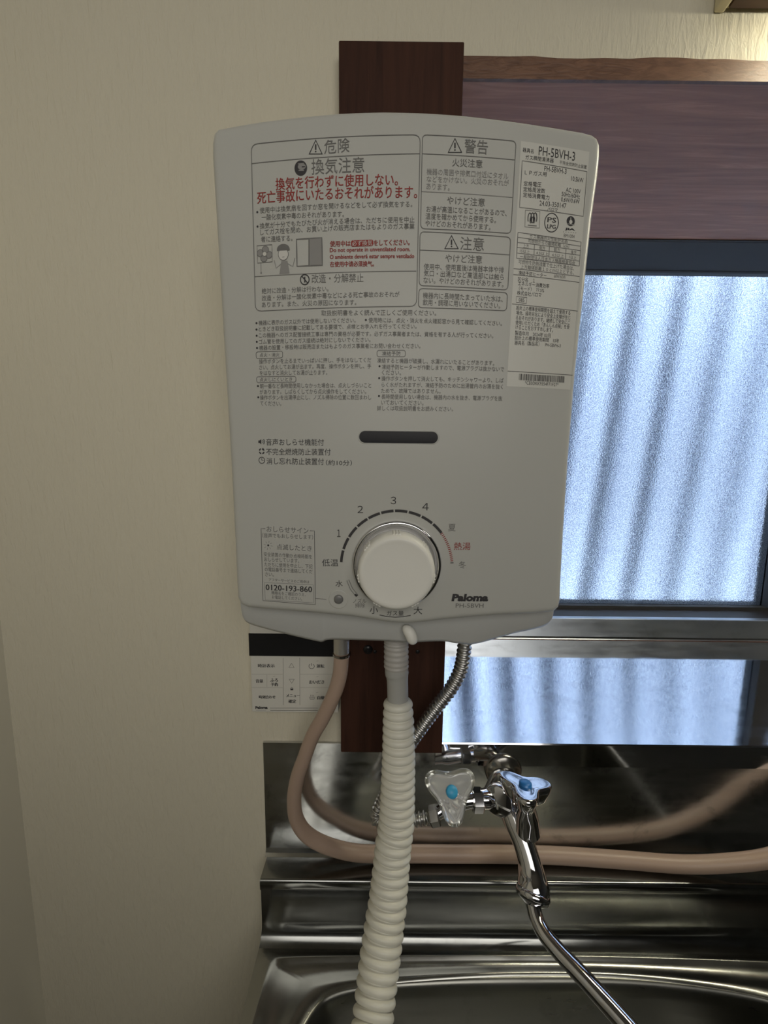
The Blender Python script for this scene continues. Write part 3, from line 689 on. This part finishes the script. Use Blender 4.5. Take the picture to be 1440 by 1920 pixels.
# rating sticker
p = Print(FS, .00012); p.patch((976.8, 264.6), (1105, 285), (1069, 731), (950, 724.5), 'sticker', 20, 4); stk = p.build('rating_sticker', heater)
p = Print(FS)
p.text('器具名', 980, 281, 1000.4, 284.3, 7.5, 'ink'); p.text('PH-5BVH-3', 1010, 283, 1078, 294, 15.5, 'ink'); p.text('ガス瞬間湯沸器', 985, 295, 1038, 302, 8, 'ink'); p.text('不完全燃焼防止装置', 1049, 304.5, 1099.7, 314, 6.5, 'ink2')
p.line([(979, 301.7), (1100.4, 322.2), (1093.5, 406), (974, 389)], 1.3, 'ink2', closed=True)
for t in (('PH-5BVH-3', 1020.5, 316, 1062, 322, 9), ('ＬＰガス用', 983.8, 323.6, 1024.7, 327.3, 8), ('10.5kW', 1071, 334.7, 1093.5, 339, 8), ('定格電圧', 981.7, 344.4, 1015, 346.7, 8.5), ('AC 100V', 1060.8, 355.8, 1088.6, 359.9, 7.5), ('定格周波数', 981, 354.9, 1022, 358.5, 8.5), ('50Hz/60Hz', 1053, 363.9, 1087, 369, 7.5), ('定格消費電力', 980.6, 365.3, 1030, 371, 8.5), ('0.6W/0.6W', 1051.8, 374, 1086.5, 378.6, 7.5), ('24.03-350147', 1011.5, 381, 1061.5, 386.4, 8.5), ('パロマ', 1026, 392, 1045.6, 394.2, 6)): p.text(*t, 'ink')
p.line([(985, 394.4), (1012, 396.8), (1011, 428), (983.8, 425.7)], 1.2, 'ink2', closed=True)
for dx in (-5, 0, 5): p.ell(998 + dx, 409.5, 3.4, 9, 1.5, 'ink', a0=-40, a1=220, e=.00002 * (dx + 6)); p.ell(998 + dx * .6, 413, 1.6, 5, 1, 'ink', e=.0002)
p.line([(989.5, 422.5), (1006, 424)], 1.6, 'ink2')
p.ell(1034, 417.8, 13.5, 16.2, 1.6, 'ink'); p.text('PS', 1026.4, 412, 1042.5, 413.6, 8.5, 'ink', .02); p.text('LPG', 1026, 424.4, 1041.5, 426, 7, 'ink', .02)
p.ell(1069.9, 415, 8.2, 8.6, 0, fill='ink'); p.ell(1069.9, 416.5, 3.2, 3.6, 0, fill='sticker', e=.0001); p.line([(1069.9, 408), (1069.9, 414)], 1.2, 'sticker', e=.0001); p.line([(1063, 420), (1077, 422)], 1.2, 'ink3', e=.0001)
p.text('JIA', 1058.8, 429.5, 1078, 431.5, 4.6, 'ink', .05); p.text('・・・・・・', 1056, 435, 1080, 437, 2, 'ink2'); p.text('BM1004', 1057, 441.5, 1077, 444, 6, 'ink2')
p.line([(971, 436), (1089.4, 454), (1085.8, 499), (968.3, 484.3)], 1.3, 'ink2', closed=True)
for a, c in (((970.5, 445.3), (1088.8, 462)), ((970, 454.8), (1088, 470.2)), ((969.4, 464.2), (1087.4, 479)), ((968.8, 474.6), (1086.5, 490))): p.line([a, c], 1.1, 'ink2')
for x, y0, y1 in ((1002, 459, 479), (1030, 463, 482.5), (1061, 467, 487)): p.line([(x, y0), (x - 1, y1)], 1.1, 'ink2')
for t in (('ガス機器防火性能評定品', 993, 443, 1064, 452.5, 7.5), ('可燃物からの離隔距離（cm）', 990, 452, 1067, 462, 7.5), ('上方', 980.7, 460.8, 991.4, 462, 7), ('側方', 1010.8, 464.4, 1022, 466, 7), ('前方', 1038.6, 468, 1049.8, 469.5, 7), ('後方', 1070, 472.5, 1080.5, 474, 7), ('15以上', 974.8, 470.3, 993, 472.6, 6.5), ('4.5以上', 1005, 474.2, 1028, 477, 6.5), ('4.5以上', 1034.5, 478, 1057, 481, 6.5), ('1以上', 1067, 482, 1080.5, 484, 6.5), ('一般財団法人日本ガス機器検査協会', 975, 481, 1078, 493.5, 7.3), ('可燃物を防熱措置で仕上げた場合は、', 972, 490.6, 1076, 503.5, 8), ('上方離隔距離１０ｃｍ以上とする。', 976, 500, 1076, 512, 7.5)): p.text(*t, 'ink2')
p.line([(963, 503.8), (1086.4, 518.8)], 1.2, 'ink2'); p.text('凍結予防ヒーター', 972, 511.4, 1024.4, 517, 7.5, 'ink'); p.text('60W/60W', 1038.6, 517.4, 1060.4, 520, 6.5, 'ink2'); p.line([(962.4, 515), (1086, 529.8)], 1.2, 'ink2')
for t in (('区分名　１', 971, 523.4, 1002.6, 526.4, 8), ('エネルギー消費効率', 971.3, 531.4, 1029.7, 537, 8), ('（モード）  77.5%', 973, 540.4, 1020, 545, 7.5), ('株式会社パロマ', 969.5, 549.3, 1015, 553.6, 8), ('085', 972.5, 562, 983, 563.2, 6.5)): p.text(*t, 'ink')
p.line([(968, 556.3), (987.8, 558), (987, 569), (967.7, 567.3)], 1.1, 'ink2', closed=True); p.line([(960, 570), (1082.9, 583.5)], 1.2, 'ink2')
for t in (('設計上の標準使用期間を超えて使用する', 968, 577, 1069.3, 587), ('場合、経年劣化により安全上支障が生じ', 967.8, 586.3, 1069.3, 596), ('るおそれがあります。継続して安全にご', 967, 595.5, 1068.7, 605), ('使用いただくため「あんしん点検」を受', 966.6, 604.5, 1067.5, 613.6), ('けることをおすすめします。', 966.6, 613.3, 1036.8, 619.2), ('製造年月　2024年 03月', 965.4, 624, 1032, 629.6), ('設計上の標準使用期間　10年', 965, 633, 1048, 639.4), ('器具名（製品名）　PH-5BVH-3', 964.6, 642.4, 1051, 648.4)): p.text(*t, 8, 'ink')
p.line([(951.8, 696), (1073.5, 703.6)], 1.3, 'ink2')
rb = random.Random(3); x = 973.5
while x < 1058:
    w = rb.choice((.7, .7, 1.1, 1.6)); t = (x - 973.3) / 85.3; ya = 700.8 + 5 * t; p.poly([(x, ya), (x + w, ya), (x + w - .6, ya + 12), (x - .6, ya + 12)], 'ink', px=True); x += w + rb.choice((.7, .7, 1.2))
p.text('*CE0DKK9354F71F27*', 984, 717.6, 1047, 721.4, 6.6, 'ink'); p.build('sticker_print', stk)

# ================================================================== REMOTE CONTROL PANEL
YR = .4185
RS = Surf(lambda x, z: YR)
x0, x1 = P(470, 1262, YR).x, P(634, 1262, YR).x; z0, z1 = P(540, 1336, YR).z, P(540, 1170, YR).z; zsb = P(540, 1230, YR).z; zsi = P(540, 1188, YR).z
rem = thing('remote_control_panel', ((x0 + x1) / 2, YW, z0), 'pale wall control panel with a black display, half hidden below the water heater', 'control panel')
x1 = min(x1, post_l - .001)
b = MB(); b.box((x0, YR, z0), (x1, YW, z1), 'remote'); b.build('housing', rem, bevel=.0012)
b = MB(); b.box((P(467, 1210, YR).x, YR - .0008, zsb), (x1 - .001, YR + .001, zsi), 'screen'); b.build('display', rem, bevel=.0003)
p = Print(RS)
for x in (531, 562): p.line([(x, 1233), (x + .3, 1322)], 1.5, 'seam')
for y in (1264, 1289): p.line([(472, y), (530, y)], .8, 'seam'); p.line([(563, y), (624, y)], .8, 'seam')
p.line([(500.5, 1265), (500.5, 1288)], .8, 'seam')
for t in (('時計表示', 484, 1248, 515, 1248, 7), ('運転', 593.6, 1248.7, 608, 1248.7, 7), ('音量', 479.7, 1276.8, 493.3, 1276.8, 7), ('ふろ', 507, 1275, 521, 1275, 7), ('予約', 508, 1283.2, 521, 1283.2, 7), ('おいだき', 580, 1278.6, 608, 1278.6, 7), ('時刻合わせ', 485.7, 1306.7, 516.5, 1306.7, 6.5), ('メニュー', 537, 1304, 562, 1304, 6), ('確定', 541, 1314.7, 555, 1314.7, 7), ('自動', 595, 1308, 609, 1308, 7)): p.text(*t, 'ink', .01)
p.text('Paloma', 479, 1326.5, 502, 1326.5, 6, 'ink', .05)
p.line([(541.5, 1251.5), (546.5, 1243.5), (551.7, 1251.5)], 1.3, 'ink', closed=True); p.line([(542.2, 1273.5), (551.8, 1273.5), (547, 1281)], 1.3, 'ink', closed=True)
p.ell(584.3, 1249, 5, 5, 1.2, 'ink', a0=125, a1=415); p.line([(584.3, 1243), (584.3, 1248.5)], 1.2, 'ink')
p.ell(547.2, 1291, 2, 2.4, 1, 'ink'); p.poly([(544.6, 1291), (549.8, 1291), (549.8, 1294), (544.6, 1294)], 'ink', px=True)
p.line([(580, 1307), (581.5, 1310.5), (589, 1310.5), (590.5, 1307)], 1.3, 'ink', closed=True)
for dx in (-2.5, 0, 2.5): p.line([(585.2 + dx, 1302.5), (585.2 + dx, 1305.5)], .9, 'ink')
for y in (1239, 1268.5, 1298): p.line([(593, y + .6), (597, y - .4)], 1.1, 'seam')
p.line([(512, 1268.6), (516, 1267.6)], 1.1, 'seam')
p.line([(506.5, 1327.4), (596, 1327.4)], 1.3, 'ink3'); p.line([(507, 1331.6), (596, 1331.6)], 1.8, 'ink2'); p.line([(480, 1331.4), (499, 1331.4)], .9, 'ink3')
p.build('key_print', rem)

# ================================================================== HOSES
# salmon gas hose
gpx = [(640.5, 1222.6, .372), (638, 1260, .374), (630, 1292, .376), (617, 1322, .379), (603, 1350, .382), (586, 1380, .386), (571, 1420, .390), (557, 1460, .395), (551.5, 1500, .400), (556, 1535, .405), (574, 1563, .409), (607, 1583, .412), (655, 1597, .416), (705, 1601, .419), (778, 1600.5, .4205), (843, 1601, .421), (943, 1601.5, .421), (1044, 1604, .421), (1165, 1612, .417), (1271, 1620, .411), (1350, 1619, .405), (1440, 1609, .397), (1530, 1580, .390), (1640, 1540, .388), (1800, 1510, .390), (2050, 1500, .395), (2400, 1500, .40), (2900, 1500, .405)]
pts = [P(*q) for q in gpx]; path = [Vector(q) for q in spline(pts, 260)]
gas = thing('gas_hose', pts[0], 'salmon-pink rubber gas hose curving from the heater along the splash back', 'hose')
b = MB(); n_ = len(path); b.tube(path, [.0078 + .0013 * min(1, max(0, (i / n_ - .21) / .30)) for i in range(n_)], 'gashose', 28); b.build('rubber_tube', gas)
b = MB(); cl = [P(641, 1224, .372), P(641, 1228, .372)]; b.tube(cl, .0091, 'dullchrome', 28); b.build('clip', gas)
# cream bellows hose
bpx = [(743, 1250, .3495, 21.5), (744, 1262, .349, 22), (745, 1275, .348, 20), (746, 1316, .345, 19.5)]
hose = thing('bellows_hose', P(743, 1250, .3495), 'cream corrugated shower hose hanging from the heater into the sink', 'hose')
pc = [P(x, y, Y) for x, y, Y, r in bpx]; b = MB(); cp = [Vector(q) for q in spline(pc, 24)]
rr_ = [q[0] for q in spline([(r * wpp(P(x, y, Y)),) for x, y, Y, r in bpx], 24)]
b.tube(cp, rr_, 'greycuff', 32); b.build('cuff', hose)
hx = [(746, 1312, .345, 27), (747, 1350, .342, 29.5), (747.5, 1400, .338, 31), (746.5, 1460, .333, 32.3), (743.5, 1540, .324, 34), (738, 1580, .318, 34.5), (734, 1620, .312, 35), (727, 1690, .300, 36.5), (721, 1733, .292, 38), (712, 1800, .279, 39), (704, 1867, .266, 39), (698, 1920, .255, 39.5), (690, 1990, .24, 40), (683, 2090, .222, 41), (676, 2230, .205, 42), (670, 2420, .190, 44)]
hp = [P(x, y, Y) for x, y, Y, r in hx]; hr = [(r * wpp(P(x, y, Y)),) for x, y, Y, r in hx]
fine = [Vector(q) for q in spline(hp, 700)]; fr = [q[0] for q in spline(hr, 700)]
acc = [0]
for i in range(1, 701): acc.append(acc[-1] + (fine[i] - fine[i - 1]).length)
pitch = .00785; sub = 12; path = []; rad = []; k_ = 0; tot = int(acc[-1] / pitch) * sub
for q in range(tot):
    d = q * pitch / sub
    while acc[k_ + 1] < d: k_ += 1
    t = (d - acc[k_]) / (acc[k_ + 1] - acc[k_]); path.append(fine[k_].lerp(fine[k_ + 1], t))
    ph = (q % sub) / sub; rad.append(fr[k_] * (1 - .23 * (1 - abs(math.sin(math.pi * ph)) ** .5)))
rad[0] = fr[0] * .72
b = MB(); b.tube(path, rad, 'bellows', 40); b.build('corrugated_tube', hose)
# corrugated steel water pipe
fpx = [(873, 1192, .372), (871, 1212, .372), (864, 1254, .376), (846, 1290, .380), (819, 1325, .385), (793, 1360, .390), (765, 1402, .395), (738, 1452, .400), (717, 1500, .404), (705, 1528, .402), (714, 1545, .396), (740, 1545, .392), (775, 1538, .390), (808, 1531, .389)]
fp = [P(*q) for q in fpx]; fine = [Vector(q) for q in spline(fp, 600)]; acc = [0]
for i in range(1, 601): acc.append(acc[-1] + (fine[i] - fine[i - 1]).length)
pitch = .0053; sub = 8; path = []; rad = []; k_ = 0
for q in range(int(acc[-1] / pitch) * sub):
    d = q * pitch / sub
    while acc[k_ + 1] < d: k_ += 1
    t = (d - acc[k_]) / (acc[k_ + 1] - acc[k_]); path.append(fine[k_].lerp(fine[k_ + 1], t)); rad.append(.0061 + .0014 * math.sin(2 * math.pi * (q % sub) / sub))
flex = thing('flexible_water_pipe', fp[0], 'corrugated stainless water pipe running from the heater down behind the bellows hose', 'pipe')
b = MB(); b.tube(path, rad, 'flex', 20); b.build('corrugated_tube', flex)
dv = (fp[-1] - fp[-2]).normalized()
b = MB(); b.hexnut(fp[-1] + dv * .004, dv, .0105, .011, 'dullchrome'); b.build('end_nut', flex)

# ================================================================== TAP
fl = P(943, 1443, YW - .003)
tap = thing('wall_tap', fl, 'chrome wall tap with a three-armed handle and long swivel spout over the sink', 'tap')
b = MB(); b.lathe(fl + Vector((0, .0008, 0)), (0, -1, 0), [(.0225, 0), (.0225, .003), (.020, .007), (.0135, .009), (.0135, .013), (.0095, .0145), (.0001, .0145)], 'dullchrome', 40); b.build('wall_flange', tap)
tee = P(914, 1497, .396)
b = MB(); b.tube([Vector(q) for q in spline([fl + Vector((0, -.012, 0)), P(935, 1456, .413), P(922, 1480, .403), tee], 16)], .0078, 'dullchrome', 24); b.build('supply_pipe', tap)
# branch stop valve with acrylic handle
vb = P(856, 1502, .396)
b = MB(); b.tube([tee + Vector((.006, 0, 0)), tee, tee.lerp(vb, .5), vb, vb + (vb - tee) * .2], [.008, .0105, .0085, .0105, .009], 'chrome', 24)
b.hexnut(P(895, 1500, .396), (1, 0, 0), .0125, .013, 'chrome')
b.tube([vb, vb.lerp(fp[-1], .45), fp[-1].lerp(vb, .18)], [.009, .0075, .0075], 'chrome', 20)
b.build('stop_valve', tap)
def trilobe(b, c, axis, ref, R, waist, h, k, dome=.15, n=72, edge=.0022):
    a = Vector(axis).normalized(); r_ = (Vector(ref) - a * Vector(ref).dot(a)).normalized(); s_ = a.cross(r_); c = Vector(c); vs = []
    lay = [(.55, -h), (.80, -h * .75), (.95, -h * .25), (1.0, 0), (.985, edge * .5), (.95, edge * .9), (.88, edge), (.6, edge * (1 - dome)), (.3, edge * (1 - dome)), (.001, edge * (1 - dome))]
    for sc_, hh in lay:
        for j in range(n):
            t = 2 * math.pi * j / n
            w = ((1 + math.cos(3 * t)) / 2) ** 1.35                   # 1 at an arm's tip
            rad = (waist + (R - waist) * w) * (sc_ if sc_ > .5 or True else 1)
            vs.append(c + a * hh + (r_ * math.cos(t) + s_ * math.sin(t)) * rad)
    L = len(lay)
    b.add(vs, [(i * n + j, i * n + (j + 1) % n, (i + 1) * n + (j + 1) % n, (i + 1) * n + j) for i in range(L - 1) for j in range(n)] + [tuple(range(n))], k, True)
vc = P(846, 1484, .366); vax = Vector((0.02, -.78, .62))
b = MB(); b.tube([vb, vb.lerp(vc, .5), vc - vax.normalized() * .006], [.0085, .0075, .005], 'chrome', 20); b.build('valve_stem', tap)
b = MB(); trilobe(b, vc, vax, (0.06, -.6, -1), .0298, .0178, .012, 'acrylic', .1, edge=.004); vh = b.build('valve_handle', tap); vh['label'] = 'clear acrylic three-armed valve handle'
b = MB(); b.lathe(vc + vax.normalized() * .0036, vax, [(.0062, -.001), (.0062, .0012), (.005, .0026), (.0001, .003)], 'ltblue', 28); b.build('button', vh)['label'] = 'light blue button'
# tap body, plug, handle, spout
b = MB(); b.lathe(P(934, 1502, .390), (-.45, -.85, .25), [(.0155, -.014), (.0165, -.003), (.016, .0005), (.0145, .0015), (.0001, .0018)], 'chrome', 36); b.build('side_plug', tap)
bp = [(938, 1498, .404, .012), (952, 1510, .396, .0125), (966, 1540, .385, .0130), (980, 1575, .373, .0118), (991, 1610, .362, .0118), (997, 1640, .354, .0140), (1000, 1664, .347, .0158), (999, 1676, .344, .0150)]
pts = [P(x, y, Y) for x, y, Y, r in bp]
b = MB(); b.tube([Vector(q) for q in spline(pts, 48)], [q[0] for q in spline([(r,) for *_, r in bp], 48)], 'chrome', 32); b.build('tap_body', tap)
d_ = (pts[-1] - pts[-2]).normalized()
b = MB(); b.lathe(pts[-1] + d_ * .0, d_, [(.012, -.004), (.0160, -.003), (.0170, 0), (.0160, .004), (.0125, .006), (.008, .0085)], 'chrome', 36); b.build('swivel_nut', tap)
hc = P(985, 1476, .352); HA = Vector((.05, .22, 1)).normalized()
b = MB(); st = P(990, 1556, .366); b.tube([st, st.lerp(hc, .35), st.lerp(hc, .6), hc - Vector((0, 0, .010))], [.0125, .011, .008, .0105], 'chrome', 24); b.build('handle_stem', tap)
b = MB(); trilobe(b, hc, HA, (-.3, -1, 0), .0290, .0142, .016, 'chrome', .3, edge=.0035); hd = b.build('tap_handle', tap); hd['label'] = 'chrome three-armed tap handle'
b = MB(); b.lathe(hc + HA * .0022, HA, [(.0062, -.001), (.0062, .0022), (.005, .0034), (.0001, .0036)], 'blue', 28); b.build('button', hd)['label'] = 'blue button'
sp = [(999, 1678, .343, .0078), (1000, 1697, .338, .0072), (1006, 1722, .330, .0070), (1020, 1750, .320, .0070), (1045, 1781, .309, .0072), (1078, 1816, .297, .0074), (1113, 1854, .285, .0075), (1173, 1921, .266, .0076), (1240, 2000, .246, .0076)]
b = MB(); b.tube([Vector(q) for q in spline([P(x, y, Y) for x, y, Y, r in sp], 80)], [q[0] for q in spline([(r,) for *_, r in sp], 80)], 'chrome', 28); b.build('spout', tap)

# ================================================================== LAMP OVER THE WINDOW
zl = P(1390, 9, YW - .004).z; xl = P(1353, 4, YW - .01).x
lamp = thing('kitchen_lamp', (xl, YW, zl), 'cream wall lamp with a brown trim strip above the window, cut by the frame', 'lamp')
b = MB(); b.box((xl + .008, YW - .085, zl), (xl + .62, YW, zl + .07), 'cream'); b.build('housing', lamp, bevel=.002)
b = MB(); b.box((xl, YW - .085, zl - .004), (xl + .010, YW, zl + .072), 'cream'); b.build('end_cap', lamp, bevel=.002)
b = MB(); b.box((xl + .012, YW - .012, zl - .003), (xl + .61, YW - .004, zl + .001), 'brownedge'); b.build('trim_strip', lamp)
b = MB(); b.box((xl + .10, YW - .08, zl - .012), (xl + .58, YW - .035, zl - .0005), 'diffuser'); b.build('diffuser', lamp, bevel=.003)

bpy.data.objects.remove(_fo); bpy.data.curves.remove(_fc)
